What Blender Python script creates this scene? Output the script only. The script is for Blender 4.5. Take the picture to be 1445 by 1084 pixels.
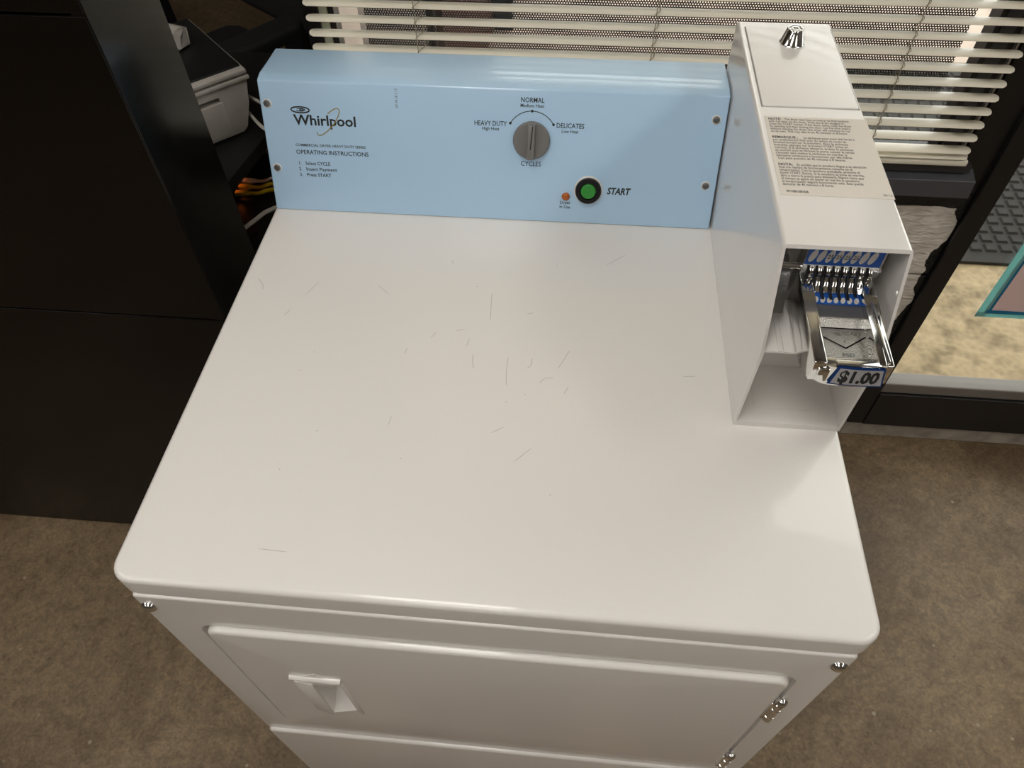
import bpy, bmesh, math, random
from mathutils import Vector, Matrix
random.seed(7)
S = bpy.context.scene
COL = S.collection
for o in list(bpy.data.objects):
    bpy.data.objects.remove(o)

# ------------------------------------------------------------------ camera
F_PX = 1041.13
cam_d = bpy.data.cameras.new('camera'); cam = bpy.data.objects.new('camera', cam_d); COL.objects.link(cam)
cam_d.sensor_fit = 'HORIZONTAL'; cam_d.sensor_width = 36.0; cam_d.lens = F_PX / 1445 * 36.0
cam_d.clip_start = .02; cam_d.clip_end = 200
RT = Vector((0.99565606, 0.09196886, -0.0145169)); DN = Vector((0.06290339, -0.77938983, -0.62337361)); FW = Vector((-0.06864529, 0.61975255, -0.78178936))
M = Matrix((RT, -DN, -FW)).transposed().to_4x4(); M.translation = Vector((0.43131, -0.25947, 1.58533))
cam.matrix_world = M
S.camera = cam

# ------------------------------------------------------------------ world, exposure
w = bpy.data.worlds.new('world'); S.world = w; w.use_nodes = True
bg = w.node_tree.nodes['Background']; bg.inputs[0].default_value = (1.0, .97, .92, 1); bg.inputs[1].default_value = 3.1
S.view_settings.view_transform = 'Standard'; S.view_settings.look = 'None'
S.view_settings.gamma = 1; S.view_settings.use_curve_mapping = False
S.view_settings.exposure = 0.0
LAMP = 8.0     # ceiling panel emission

# ------------------------------------------------------------------ materials
MATS = {}
def nodes(m):
    return m.node_tree.nodes, m.node_tree.links
def mat(name, col, rough=.5, metal=0, coat=0, bump=0, bscale=100, var=0, vscale=8, col2=None, spec=.5, coat_rough=.05, emis=None, estr=0, detail=4, stretch=None):
    m = bpy.data.materials.new(name); m.use_nodes = True; n, l = nodes(m)
    b = n['Principled BSDF']
    b.inputs['Base Color'].default_value = (*col, 1); b.inputs['Roughness'].default_value = rough
    b.inputs['Metallic'].default_value = metal; b.inputs['Coat Weight'].default_value = coat
    b.inputs['Coat Roughness'].default_value = coat_rough; b.inputs['Specular IOR Level'].default_value = spec
    if emis: b.inputs['Emission Color'].default_value = (*emis, 1); b.inputs['Emission Strength'].default_value = estr
    tc = n.new('ShaderNodeTexCoord'); src = tc.outputs['Object']
    if stretch:
        mp = n.new('ShaderNodeMapping'); mp.inputs['Scale'].default_value = stretch; l.new(src, mp.inputs[0]); src = mp.outputs[0]
    if var or col2:
        t = n.new('ShaderNodeTexNoise'); t.inputs['Scale'].default_value = vscale; t.inputs['Detail'].default_value = detail; l.new(src, t.inputs['Vector'])
        r = n.new('ShaderNodeValToRGB'); l.new(t.outputs[0], r.inputs[0])
        c2 = col2 or tuple(c * (1 - var) for c in col)
        r.color_ramp.elements[0].position = .35; r.color_ramp.elements[0].color = (*c2, 1)
        r.color_ramp.elements[1].position = .65; r.color_ramp.elements[1].color = (*col, 1)
        l.new(r.outputs[0], b.inputs['Base Color'])
    if bump:
        t = n.new('ShaderNodeTexNoise'); t.inputs['Scale'].default_value = bscale; t.inputs['Detail'].default_value = 3; l.new(src, t.inputs['Vector'])
        bp = n.new('ShaderNodeBump'); bp.inputs['Strength'].default_value = bump; bp.inputs['Distance'].default_value = .002
        l.new(t.outputs[0], bp.inputs['Height']); l.new(bp.outputs[0], b.inputs['Normal'])
        if coat: l.new(bp.outputs[0], b.inputs['Coat Normal'])
    MATS[name] = m
    return m

mat('white_enamel', (.80, .775, .74), rough=.32, coat=.6, coat_rough=.04, bump=.010, bscale=260)
mat('white_textured', (.74, .715, .685), rough=.28, coat=1.0, coat_rough=.03, bump=.045, bscale=330)
mat('blue_paint', (.455, .665, .885), rough=.30, coat=.7, coat_rough=.035, bump=.025, bscale=330)
mat('ink', (.012, .014, .016), rough=.6)
mat('grey_ink', (.09, .10, .11), rough=.6)
mat('gold_ink', (.30, .24, .09), rough=.4)
mat('chrome', (.78, .78, .77), rough=.09, metal=1)
mat('satin_metal', (.56, .56, .55), rough=.28, metal=1, bump=.15, bscale=900)
mat('cast_metal', (.50, .49, .46), rough=.32, metal=1, bump=.5, bscale=700)
mat('dull_steel', (.24, .24, .24), rough=.42, metal=1, bump=.3, bscale=300)
mat('dark_steel', (.12, .12, .12), rough=.4, metal=1)
mat('knob_grey', (.17, .165, .16), rough=.45, bump=.05, bscale=500)
mat('black_plastic', (.010, .010, .011), rough=.3)
mat('black_matte', (.006, .006, .006), rough=.8)
mat('green_plastic', (.028, .27, .035), rough=.4, coat=.2)
mat('white_plastic', (.74, .73, .71), rough=.4)
mat('orange_lens', (.42, .10, .012), rough=.25, coat=.5)
mat('label_paper', (.69, .64, .57), rough=.55)
mat('price_paper', (.70, .69, .69), rough=.5)
mat('label_blue', (.008, .075, .33), rough=.4)
mat('oval_grey', (.50, .48, .45), rough=.5)
mat('scratch', (.46, .435, .41), rough=.7)
mat('espresso', (.0035, .0027, .0022), rough=.20, spec=.35, var=.25, vscale=3, stretch=(1, 1, 12), bump=.02, bscale=60)
mat('black_desk', (.012, .0115, .011), rough=.38)
mat('printer_grey', (.62, .58, .525), rough=.5, var=.22, vscale=14)
mat('printer_dark', (.012, .012, .012), rough=.4)
mat('chair_black', (.010, .010, .010), rough=.75, bump=.3, bscale=400)
mat('cable_yellow', (.55, .36, .01), rough=.45)
mat('cable_white', (.70, .66, .60), rough=.5)
mat('plug_clear', (.50, .47, .44), rough=.35)
mat('led_orange', (.9, .25, .05), rough=.4, emis=(1, .22, .03), estr=9)
mat('blind_cream', (.80, .755, .635), rough=.36, coat=.25, coat_rough=.15)
mat('jamb_cream', (.60, .585, .46), rough=.5)
mat('cord_tan', (.28, .25, .18), rough=.8)
mat('frame_black', (.0075, .007, .007), rough=.38, bump=.03, bscale=80)
mat('frame_dark', (.030, .030, .033), rough=.35)
mat('aluminium', (.42, .40, .37), rough=.4, metal=.7)
mat('bead_grey', (.17, .155, .14), rough=.45)
mat('sill_grey', (.085, .085, .095), rough=.35, metal=.3)
mat('concrete_curb', (.42, .37, .315), rough=.75, var=.4, vscale=22, bump=.4, bscale=90)
mat('room_wall', (.25, .23, .205), rough=.8, var=.05, vscale=3)
mat('ceiling_white', (.70, .69, .66), rough=.9)
mat('lamp_diffuser', (.9, .9, .88), rough=.5, emis=(1.0, .957, .90), estr=LAMP)
mat('mat_rubber', (.0135, .0120, .0105), rough=.7, spec=.3, bump=.25, bscale=120)
mat('pink_concrete', (.50, .41, .345), rough=.85, var=.12, vscale=6, bump=.3, bscale=150)
mat('stucco_pink', (.50, .41, .35), rough=.9, var=.15, vscale=7, bump=.4, bscale=120)
mat('brick_brown', (.13, .040, .022), rough=.85, var=.35, vscale=14)
mat('mortar', (.30, .27, .24), rough=.9)
mat('dim_interior_glass', (.012, .013, .014), rough=.08)
mat('poster_paper', (.33, .275, .265), rough=.7, var=.06, vscale=20)
mat('tape_light', (.10, .38, .42), rough=.5, var=.18, vscale=30)
mat('tape_blue', (.012, .16, .30), rough=.5, var=.2, vscale=40)
mat('twig', (.33, .22, .16), rough=.9)

def floor_mat():
    m = bpy.data.materials.new('stained_concrete'); m.use_nodes = True; n, l = nodes(m); b = n['Principled BSDF']
    tc = n.new('ShaderNodeTexCoord')
    def noise(s, d, r=.6, dist=0):
        t = n.new('ShaderNodeTexNoise'); t.inputs['Scale'].default_value = s; t.inputs['Detail'].default_value = d
        t.inputs['Roughness'].default_value = r; t.inputs['Distortion'].default_value = dist; l.new(tc.outputs['Object'], t.inputs['Vector']); return t
    def ramp(src, stops):
        r = n.new('ShaderNodeValToRGB'); l.new(src, r.inputs[0]); e = r.color_ramp.elements
        e[0].position, e[0].color = stops[0][0], (*stops[0][1], 1); e[1].position, e[1].color = stops[-1][0], (*stops[-1][1], 1)
        for p, c in stops[1:-1]:
            x = e.new(p); x.color = (*c, 1)
        return r
    big = ramp(noise(2.6, 9, .68, .5).outputs[0], [(.28, (.088, .055, .028)), (.46, (.164, .112, .061)), (.58, (.222, .159, .091)), (.74, (.340, .250, .150))])
    fine = ramp(noise(34, 9, .78, 1.0).outputs[0], [(.32, (.48, .46, .44)), (.55, (1, 1, 1)), (.78, (1.32, 1.28, 1.15))])
    mx = n.new('ShaderNodeMixRGB'); mx.blend_type = 'MULTIPLY'; mx.inputs[0].default_value = .9
    l.new(big.outputs[0], mx.inputs[1]); l.new(fine.outputs[0], mx.inputs[2])
    grit = ramp(noise(140, 6, .8, .4).outputs[0], [(.34, (.60, .58, .55)), (.52, (1, 1, 1)), (.70, (1.5, 1.45, 1.3))])
    mg = n.new('ShaderNodeMixRGB'); mg.blend_type = 'MULTIPLY'; mg.inputs[0].default_value = .8; l.new(mx.outputs[0], mg.inputs[1]); l.new(grit.outputs[0], mg.inputs[2]); mx = mg
    spots = ramp(noise(19, 5, .7, .5).outputs[0], [(.64, (0, 0, 0)), (.74, (1, 1, 1))])
    mx2 = n.new('ShaderNodeMixRGB'); mx2.blend_type = 'MIX'; l.new(mx.outputs[0], mx2.inputs[1]); mx2.inputs[2].default_value = (.36, .27, .155, 1)
    sc = n.new('ShaderNodeMath'); sc.operation = 'MULTIPLY'; sc.inputs[1].default_value = .55; l.new(spots.outputs[0], sc.inputs[0]); l.new(sc.outputs[0], mx2.inputs[0])
    # fine pale flecks
    v = n.new('ShaderNodeTexVoronoi'); v.inputs['Scale'].default_value = 13; l.new(tc.outputs['Object'], v.inputs['Vector'])
    fl = ramp(v.outputs['Distance'], [(.035, (1, 1, 1)), (.06, (0, 0, 0))])
    mx3 = n.new('ShaderNodeMixRGB'); l.new(fl.outputs[0], mx3.inputs[0]); l.new(mx2.outputs[0], mx3.inputs[1]); mx3.inputs[2].default_value = (.30, .26, .19, 1)
    l.new(mx3.outputs[0], b.inputs['Base Color'])
    rr = n.new('ShaderNodeMapRange'); l.new(noise(6, 5).outputs[0], rr.inputs[0]); rr.inputs[3].default_value = .38; rr.inputs[4].default_value = .68
    l.new(rr.outputs[0], b.inputs['Roughness'])
    bp = n.new('ShaderNodeBump'); bp.inputs['Strength'].default_value = .35; bp.inputs['Distance'].default_value = .002
    l.new(noise(70, 6).outputs[0], bp.inputs['Height']); l.new(bp.outputs[0], b.inputs['Normal'])
    MATS['floor'] = m
floor_mat()

def aggregate_mat():
    m = bpy.data.materials.new('tan_aggregate'); m.use_nodes = True; n, l = nodes(m); b = n['Principled BSDF']
    tc = n.new('ShaderNodeTexCoord')
    v = n.new('ShaderNodeTexVoronoi'); v.inputs['Scale'].default_value = 55; l.new(tc.outputs['Object'], v.inputs['Vector'])
    t = n.new('ShaderNodeTexNoise'); t.inputs['Scale'].default_value = 16; t.inputs['Detail'].default_value = 6; l.new(tc.outputs['Object'], t.inputs['Vector'])
    r = n.new('ShaderNodeValToRGB'); l.new(t.outputs[0], r.inputs[0])
    r.color_ramp.elements[0].position = .32; r.color_ramp.elements[0].color = (.225, .163, .082, 1)
    r.color_ramp.elements[1].position = .56; r.color_ramp.elements[1].color = (.44, .335, .190, 1)
    mx = n.new('ShaderNodeMixRGB'); mx.blend_type = 'MULTIPLY'; mx.inputs[0].default_value = .30
    l.new(r.outputs[0], mx.inputs[1]); l.new(v.outputs['Distance'], mx.inputs[2])
    l.new(mx.outputs[0], b.inputs['Base Color']); b.inputs['Roughness'].default_value = .7
    bp = n.new('ShaderNodeBump'); bp.inputs['Strength'].default_value = .8; bp.inputs['Distance'].default_value = .006
    l.new(t.outputs[0], bp.inputs['Height']); l.new(bp.outputs[0], b.inputs['Normal'])
    MATS['aggregate'] = m
aggregate_mat()

def block_mat():
    # white paint over block, black paint lapping over its end and top with a ragged edge
    m = bpy.data.materials.new('painted_block'); m.use_nodes = True; n, l = nodes(m); b = n['Principled BSDF']
    g = n.new('ShaderNodeNewGeometry'); sx = n.new('ShaderNodeSeparateXYZ'); l.new(g.outputs['Position'], sx.inputs[0])
    t = n.new('ShaderNodeTexNoise'); t.inputs['Scale'].default_value = 9; t.inputs['Detail'].default_value = 4; l.new(g.outputs['Position'], t.inputs['Vector'])
    def mth(op, a, bb):
        k = n.new('ShaderNodeMath'); k.operation = op
        for i, q in enumerate((a, bb)):
            if isinstance(q, (int, float)): k.inputs[i].default_value = q
            else: l.new(q, k.inputs[i])
        return k.outputs[0]
    off = mth('MULTIPLY', mth('SUBTRACT', t.outputs[0], .5), .10)
    ax = mth('GREATER_THAN', mth('ADD', sx.outputs[0], off), 1.133)
    az = mth('GREATER_THAN', mth('ADD', sx.outputs[2], mth('MULTIPLY', off, .35)), .722)
    k = mth('MAXIMUM', ax, az)
    t2 = n.new('ShaderNodeTexNoise'); t2.inputs['Scale'].default_value = 28; t2.inputs['Detail'].default_value = 5; l.new(g.outputs['Position'], t2.inputs['Vector'])
    r = n.new('ShaderNodeValToRGB'); l.new(t2.outputs[0], r.inputs[0])
    r.color_ramp.elements[0].position = .3; r.color_ramp.elements[0].color = (.52, .48, .42, 1)
    r.color_ramp.elements[1].position = .6; r.color_ramp.elements[1].color = (.74, .69, .615, 1)
    mx = n.new('ShaderNodeMixRGB'); l.new(k, mx.inputs[0]); l.new(r.outputs[0], mx.inputs[1]); mx.inputs[2].default_value = (.008, .0075, .007, 1)
    l.new(mx.outputs[0], b.inputs['Base Color']); b.inputs['Roughness'].default_value = .5
    mp = n.new('ShaderNodeMapping'); mp.inputs['Scale'].default_value = (1, 1, 2.6); l.new(g.outputs['Position'], mp.inputs[0])
    t3 = n.new('ShaderNodeTexNoise'); t3.inputs['Scale'].default_value = 38; t3.inputs['Detail'].default_value = 4; t3.inputs['Distortion'].default_value = 1.2; l.new(mp.outputs[0], t3.inputs['Vector'])
    bp = n.new('ShaderNodeBump'); bp.inputs['Strength'].default_value = .9; bp.inputs['Distance'].default_value = .006
    l.new(t3.outputs[0], bp.inputs['Height']); l.new(bp.outputs[0], b.inputs['Normal'])
    MATS['block'] = m
block_mat()

def glass_mat():
    m = bpy.data.materials.new('clear_glass'); m.use_nodes = True; n, l = nodes(m); n.remove(n['Principled BSDF'])
    tr = n.new('ShaderNodeBsdfTransparent'); tr.inputs[0].default_value = (.93, .95, .94, 1)
    gl = n.new('ShaderNodeBsdfGlossy'); gl.inputs['Roughness'].default_value = .02
    lw = n.new('ShaderNodeLayerWeight'); lw.inputs[0].default_value = .5
    pw = n.new('ShaderNodeMath'); pw.operation = 'POWER'; pw.inputs[1].default_value = 5; l.new(lw.outputs['Facing'], pw.inputs[0])
    fr = n.new('ShaderNodeMath'); fr.operation = 'MULTIPLY_ADD'; fr.inputs[1].default_value = .9; fr.inputs[2].default_value = .035; l.new(pw.outputs[0], fr.inputs[0])
    mx = n.new('ShaderNodeMixShader'); l.new(fr.outputs[0], mx.inputs[0]); l.new(tr.outputs[0], mx.inputs[1]); l.new(gl.outputs[0], mx.inputs[2])
    l.new(mx.outputs[0], n['Material Output'].inputs[0]); MATS['glass'] = m
glass_mat()

def screen_mat():
    # perforated black window film: a lattice of round holes about 3.7 mm apart
    m = bpy.data.materials.new('perforated_film'); m.use_nodes = True; n, l = nodes(m); b = n['Principled BSDF']
    b.inputs['Base Color'].default_value = (.012, .012, .013, 1); b.inputs['Roughness'].default_value = .6
    tc = n.new('ShaderNodeTexCoord'); P = .0042
    def vm(op, a, c):
        k = n.new('ShaderNodeVectorMath'); k.operation = op; l.new(a, k.inputs[0])
        if c is not None: k.inputs[1].default_value = c
        return k.outputs['Value'] if op == 'LENGTH' else k.outputs[0]
    def dist(off):
        v = vm('MULTIPLY', tc.outputs['Object'], (1 / P, 0, 1 / (P * 1.732)))
        v = vm('ADD', v, (off, 0, off)); v = vm('FRACTION', v, None)
        v = vm('SUBTRACT', v, (.5, 0, .5)); v = vm('MULTIPLY', v, (1, 0, 1.732)); return vm('LENGTH', v, None)
    mn = n.new('ShaderNodeMath'); mn.operation = 'MINIMUM'; l.new(dist(.25), mn.inputs[0]); l.new(dist(.75), mn.inputs[1])
    gt = n.new('ShaderNodeMath'); gt.operation = 'GREATER_THAN'; gt.inputs[1].default_value = .285; l.new(mn.outputs[0], gt.inputs[0])
    tr = n.new('ShaderNodeBsdfTransparent'); mx = n.new('ShaderNodeMixShader')
    l.new(gt.outputs[0], mx.inputs[0]); l.new(tr.outputs[0], mx.inputs[1]); l.new(b.outputs[0], mx.inputs[2])
    l.new(mx.outputs[0], n['Material Output'].inputs[0]); MATS['film'] = m
screen_mat()

def translucent(name, col, k=.55):
    m = bpy.data.materials.new(name); m.use_nodes = True; n, l = nodes(m); b = n['Principled BSDF']; b.inputs['Base Color'].default_value = (*col, 1); b.inputs['Roughness'].default_value = .6
    t = n.new('ShaderNodeBsdfTranslucent'); t.inputs[0].default_value = (*col, 1); mx = n.new('ShaderNodeMixShader'); mx.inputs[0].default_value = k
    l.new(b.outputs[0], mx.inputs[1]); l.new(t.outputs[0], mx.inputs[2]); l.new(mx.outputs[0], n['Material Output'].inputs[0]); MATS[name] = m
translucent('poster_paper', (.62, .51, .49)); translucent('tape_light', (.36, .66, .64)); translucent('tape_blue', (.03, .26, .45), .4)

# ------------------------------------------------------------------ mesh helpers
def thing(name, label, cat, loc=(0, 0, 0), rz=0, group=None):
    o = bpy.data.objects.new(name, None); COL.objects.link(o); o.location = loc; o.rotation_euler = (0, 0, rz)
    o.empty_display_size = .1
    tag(o, label, cat, group); return o
def tag(o, label=None, cat=None, group=None, kind=None):
    if label: o['label'] = label
    if cat: o['category'] = cat
    if group: o['group'] = group
    if kind: o['kind'] = kind
    return o
def world_m(o):
    m = Matrix.LocRotScale(o.location, o.rotation_euler, o.scale)
    if o.parent: m = world_m(o.parent) @ o.matrix_parent_inverse @ m
    return m
def obj(name, bm, m, parent=None, smooth=False, local=False):
    """link a bmesh (world coordinates unless local) as one mesh object"""
    bmesh.ops.recalc_face_normals(bm, faces=bm.faces)
    me = bpy.data.meshes.new(name); bm.to_mesh(me); bm.free()
    me.materials.append(MATS[m]); o = bpy.data.objects.new(name, me); COL.objects.link(o)
    if smooth:
        for p in me.polygons: p.use_smooth = True
        try: me.set_sharp_from_angle(angle=math.radians(smooth if smooth is not True else 40))
        except Exception: pass
    if parent:
        o.parent = parent
        if not local: o.matrix_parent_inverse = world_m(parent).inverted()
    return o
def BM(): return bmesh.new()
def box(bm, x0, x1, y0, y1, z0, z1, bev=0, seg=2):
    vs = [bm.verts.new(c) for c in ((x0, y0, z0), (x1, y0, z0), (x1, y1, z0), (x0, y1, z0), (x0, y0, z1), (x1, y0, z1), (x1, y1, z1), (x0, y1, z1))]
    fs = [bm.faces.new([vs[i] for i in f]) for f in ((0, 3, 2, 1), (4, 5, 6, 7), (0, 1, 5, 4), (1, 2, 6, 5), (2, 3, 7, 6), (3, 0, 4, 7))]
    if bev:
        es = list({e for f in fs for e in f.edges}); bmesh.ops.bevel(bm, geom=es, offset=bev, segments=seg, affect='EDGES', profile=.5)
    return bm
def prism(bm, poly, a0, a1, axis='x', bev=0, seg=2, pick=None):
    """extrude a 2D outline: axis x -> poly is (y,z); y -> (x,z); z -> (x,y)"""
    def P(p, a): return {'x': (a, p[0], p[1]), 'y': (p[0], a, p[1]), 'z': (p[0], p[1], a)}[axis]
    A = [bm.verts.new(P(p, a0)) for p in poly]; B = [bm.verts.new(P(p, a1)) for p in poly]; n = len(poly)
    fs = [bm.faces.new(A), bm.faces.new(B[::-1])] + [bm.faces.new((A[i], B[i], B[(i + 1) % n], A[(i + 1) % n])) for i in range(n)]
    if bev:
        es = list({e for f in fs for e in f.edges})
        if pick: es = [e for e in es if pick(e)]
        bmesh.ops.bevel(bm, geom=es, offset=bev, segments=seg, affect='EDGES', profile=.5)
    return bm
def frame_of(d):
    d = Vector(d).normalized(); u = Vector((0, 0, 1)) if abs(d.z) < .9 else Vector((1, 0, 0))
    a = d.cross(u).normalized(); return d, a, d.cross(a)
def lathe(bm, c, d, prof, n=24):
    """prof: list of (radius, height along d)"""
    c = Vector(c); d, a, b = frame_of(d); rings = []
    for r, h in prof:
        if r < 1e-6: rings.append([bm.verts.new(c + d * h)])
        else: rings.append([bm.verts.new(c + d * h + a * (r * math.cos(2 * math.pi * i / n)) + b * (r * math.sin(2 * math.pi * i / n))) for i in range(n)])
    for A, B in zip(rings, rings[1:]):
        for i in range(n):
            j = (i + 1) % n
            if len(A) == 1 and len(B) == 1: continue
            if len(A) == 1: bm.faces.new((A[0], B[i], B[j]))
            elif len(B) == 1: bm.faces.new((A[i], B[0], A[j]))
            else: bm.faces.new((A[i], B[i], B[j], A[j]))
    for R in (rings[0], rings[-1]):
        if len(R) > 1: bm.faces.new(R)
    return bm
def smooth_path(pts, k=6):
    P = [Vector(p) for p in pts]; out = []
    for i in range(len(P) - 1):
        p0 = P[max(i - 1, 0)]; p1 = P[i]; p2 = P[i + 1]; p3 = P[min(i + 2, len(P) - 1)]
        for t in range(k):
            s = t / k
            out.append(.5 * ((2 * p1) + (p2 - p0) * s + (2 * p0 - 5 * p1 + 4 * p2 - p3) * s * s + (3 * p1 - p0 - 3 * p2 + p3) * s ** 3))
    return out + [P[-1]]
def tube(bm, pts, r, n=8, smooth=True):
    P = smooth_path(pts) if smooth else [Vector(p) for p in pts]; rings = []
    a = None
    for i, p in enumerate(P):
        d = (P[min(i + 1, len(P) - 1)] - P[max(i - 1, 0)]).normalized()
        if a is None: _, a, _b = frame_of(d)
        a = (a - d * a.dot(d)).normalized(); b = d.cross(a)
        rings.append([bm.verts.new(p + a * (r * math.cos(2 * math.pi * k / n)) + b * (r * math.sin(2 * math.pi * k / n))) for k in range(n)])
    for A, B in zip(rings, rings[1:]):
        for i in range(n): bm.faces.new((A[i], B[i], B[(i + 1) % n], A[(i + 1) % n]))
    bm.faces.new(rings[0]); bm.faces.new(rings[-1][::-1]); return bm
def rrect(x0, x1, y0, y1, r, n=6):
    out = []
    for cx, cy, a0 in ((x1 - r, y0 + r, -90), (x1 - r, y1 - r, 0), (x0 + r, y1 - r, 90), (x0 + r, y0 + r, 180)):
        for i in range(n + 1):
            a = math.radians(a0 + 90 * i / n); out.append((cx + r * math.cos(a), cy + r * math.sin(a)))
    return out
def slab(bm, x0, x1, y0, y1, h0, h1, rc, rt, f=lambda x, y, h: (x, y, h), n=7, nt=5):
    """rounded-corner slab from h0 to h1 whose edge at h1 is rounded with radius rt"""
    rings = [[bm.verts.new(f(x, y, h0)) for x, y in rrect(x0, x1, y0, y1, rc, n)]]
    for i in range(nt + 1):
        a = math.pi / 2 * i / nt; d = rt * (1 - math.cos(a)); h = h1 - rt + rt * math.sin(a)
        rings.append([bm.verts.new(f(x, y, h)) for x, y in rrect(x0 + d, x1 - d, y0 + d, y1 - d, rc - d, n)])
    for A, B in zip(rings, rings[1:]):
        k = len(A)
        for i in range(k): bm.faces.new((A[i], B[i], B[(i + 1) % k], A[(i + 1) % k]))
    bm.faces.new(rings[0]); bm.faces.new(rings[-1]); return bm
def boolean(o, cutter_bm):
    me = bpy.data.meshes.new('cut'); bmesh.ops.recalc_face_normals(cutter_bm, faces=cutter_bm.faces); cutter_bm.to_mesh(me); cutter_bm.free()
    c = bpy.data.objects.new('cut', me); COL.objects.link(c)
    md = o.modifiers.new('b', 'BOOLEAN'); md.operation = 'DIFFERENCE'; md.object = c; md.solver = 'EXACT'
    bpy.context.view_layer.update()
    dg = bpy.context.evaluated_depsgraph_get()
    new = bpy.data.meshes.new_from_object(o.evaluated_get(dg)); o.modifiers.clear(); o.data = new
    bpy.data.objects.remove(c)
def text(name, s, size, m, parent, place, align='LEFT', width=None, bold=0, sx=1.0, ext=.00012, shear=0):
    """flat lettering; place maps (u, v, h) on the surface to the world"""
    cu = bpy.data.curves.new(name, 'FONT'); cu.body = s; cu.size = 1; cu.align_x = align; cu.resolution_u = 2; cu.offset = bold; cu.shear = shear
    t = bpy.data.objects.new('tmp', cu); COL.objects.link(t); bpy.context.view_layer.update()
    me = bpy.data.meshes.new_from_object(t.evaluated_get(bpy.context.evaluated_depsgraph_get())); bpy.data.objects.remove(t)
    xs = [v.co.x for v in me.vertices]
    k = size * sx
    if width and xs: k = width / (max(xs) - min(xs))
    me.name = name
    for v in me.vertices: v.co = place(v.co.x * k, v.co.y * size, ext)
    me.materials.clear(); me.materials.append(MATS[m])
    o = bpy.data.objects.new(name, me); COL.objects.link(o); o.parent = parent; o.matrix_parent_inverse = world_m(parent).inverted()
    return o
def copy_of(o, parent=None, loc=None):
    c = o.copy(); COL.objects.link(c)
    if parent is not None:
        inv = o.matrix_parent_inverse.copy(); c.parent = parent; c.matrix_parent_inverse = inv
    if loc is not None: c.location = loc
    return c

# ================================================================== THE SETTING
WY = .90                     # face of the window wall
bm = BM(); box(bm, -4, 4, -5, .93, -.1, 0)
tag(obj('floor', bm, 'floor'), 'brown stained concrete floor with pale scuffs', kind='structure')
bm = BM(); box(bm, -4, -.02, .93, 3.4, -.1, 0); tag(obj('floor_rear', bm, 'floor'), 'brown concrete floor behind the reception counter', kind='structure')
bm = BM(); box(bm, -4, 4, -5, 1.0, 2.9, 3.0); box(bm, -4, .08, 1.0, 3.4, 2.9, 3.0)
tag(obj('ceiling', bm, 'ceiling_white'), 'white ceiling', kind='structure')
bm = BM(); box(bm, -4.1, -4, -5, 3.4, 0, 2.9); tag(obj('wall_left', bm, 'room_wall'), 'plain beige wall', kind='structure')
bm = BM(); box(bm, 4, 4.1, -5, 1.0, 0, 2.9); tag(obj('wall_right', bm, 'room_wall'), 'plain beige wall', kind='structure')
bm = BM(); box(bm, -4, 4, -5.1, -5, 0, 2.9); tag(obj('wall_front', bm, 'room_wall'), 'plain beige wall', kind='structure')
bm = BM(); box(bm, -4, -.02, 3.4, 3.5, 0, 2.9); tag(obj('wall_rear', bm, 'room_wall'), 'dim grey wall beyond the desk', kind='structure')
# side wall of the recess beside the window: stucco pier, dark pane, brick end
bm = BM(); box(bm, -.02, .0, .945, 3.4, 0, .45); box(bm, -.02, .0, .945, 3.4, 2.2, 2.9)
box(bm, -.02, .0, .945, 1.13, .45, 2.2); box(bm, -.02, 0, 1.86, 3.4, .45, 2.2)
jog = tag(obj('wall_side', bm, 'stucco_pink'), 'pinkish stucco side wall outside the blinds', kind='structure')
bm = BM(); box(bm, -.014, -.004, 1.13, 1.86, .45, 2.2); p = obj('dark_pane', bm, 'dim_interior_glass', jog)  # opaque pane; the unlit interior behind the glass is painted into its colour
bm = BM(); box(bm, .0, .02, 1.86, 3.4, 0, 2.9); p = obj('brick_facing', bm, 'brick_brown', jog)

# block wall under the window
bm = BM(); box(bm, -.02, 1.145, .912, 1.0, 0, .765)
wb = tag(obj('wall_back', bm, 'block'), 'white painted block wall under the window', kind='structure')
COURSE = [(.0, .160), (.166, .357), (.363, .552), (.558, .765)]
blk = {}
for ci, (z0, z1) in enumerate(COURSE):
    x = 1.145; k = 0
    while x > 0:
        wd = .397 if (k or ci % 2 == 0) else .197
        xa = max(x - wd, -.02); key = (round(z1 - z0, 3), round(x - xa, 3))
        if key not in blk:
            b = BM(); hw = (x - xa) / 2; hh = (z1 - z0) / 2; box(b, -hw, hw, -.008, .004, -hh, hh, bev=.003, seg=2)
            o = obj('concrete_block', b, 'block', wb, local=True); blk[key] = o
        else: o = copy_of(blk[key], wb)
        o.location = ((x + xa) / 2, .908, (z0 + z1) / 2)
        x = xa - .006; k += 1
# window opening above it (z .806 - 2.2), frame
WZ0, WZ1 = .806, 2.25
bm = BM(); box(bm, -.02, 1.145, .885, 1.0, WZ1, 2.9); box(bm, 1.145, 1.18, .885, 1.0, 2.45, 2.9); box(bm, 1.18, 4, .885, 1.0, 2.45, 2.9); box(bm, 2.35, 4, .885, 1.0, 0, 2.45)
tag(obj('wall_header', bm, 'room_wall'), 'plain wall above the window', kind='structure')
win = BM(); box(win, -.02, .004, .905, .945, WZ0, WZ1); box(win, .016, .026, .918, .945, WZ0, WZ1); box(win, 1.044, 1.10, .912, .945, WZ0, WZ1); box(win, 1.09, 1.145, .900, .96, .765, WZ1)
box(win, .004, 1.10, .915, .945, WZ1 - .05, WZ1); box(win, .004, 1.10, .92, .945, WZ0, WZ0 + .02)
win = tag(obj('window_1', win, 'frame_black'), 'black framed window behind cream blinds', kind='structure')
bm = BM(); box(bm, .004, .016, .912, .944, WZ0, WZ1); obj('jamb', bm, 'jamb_cream', win)
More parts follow.
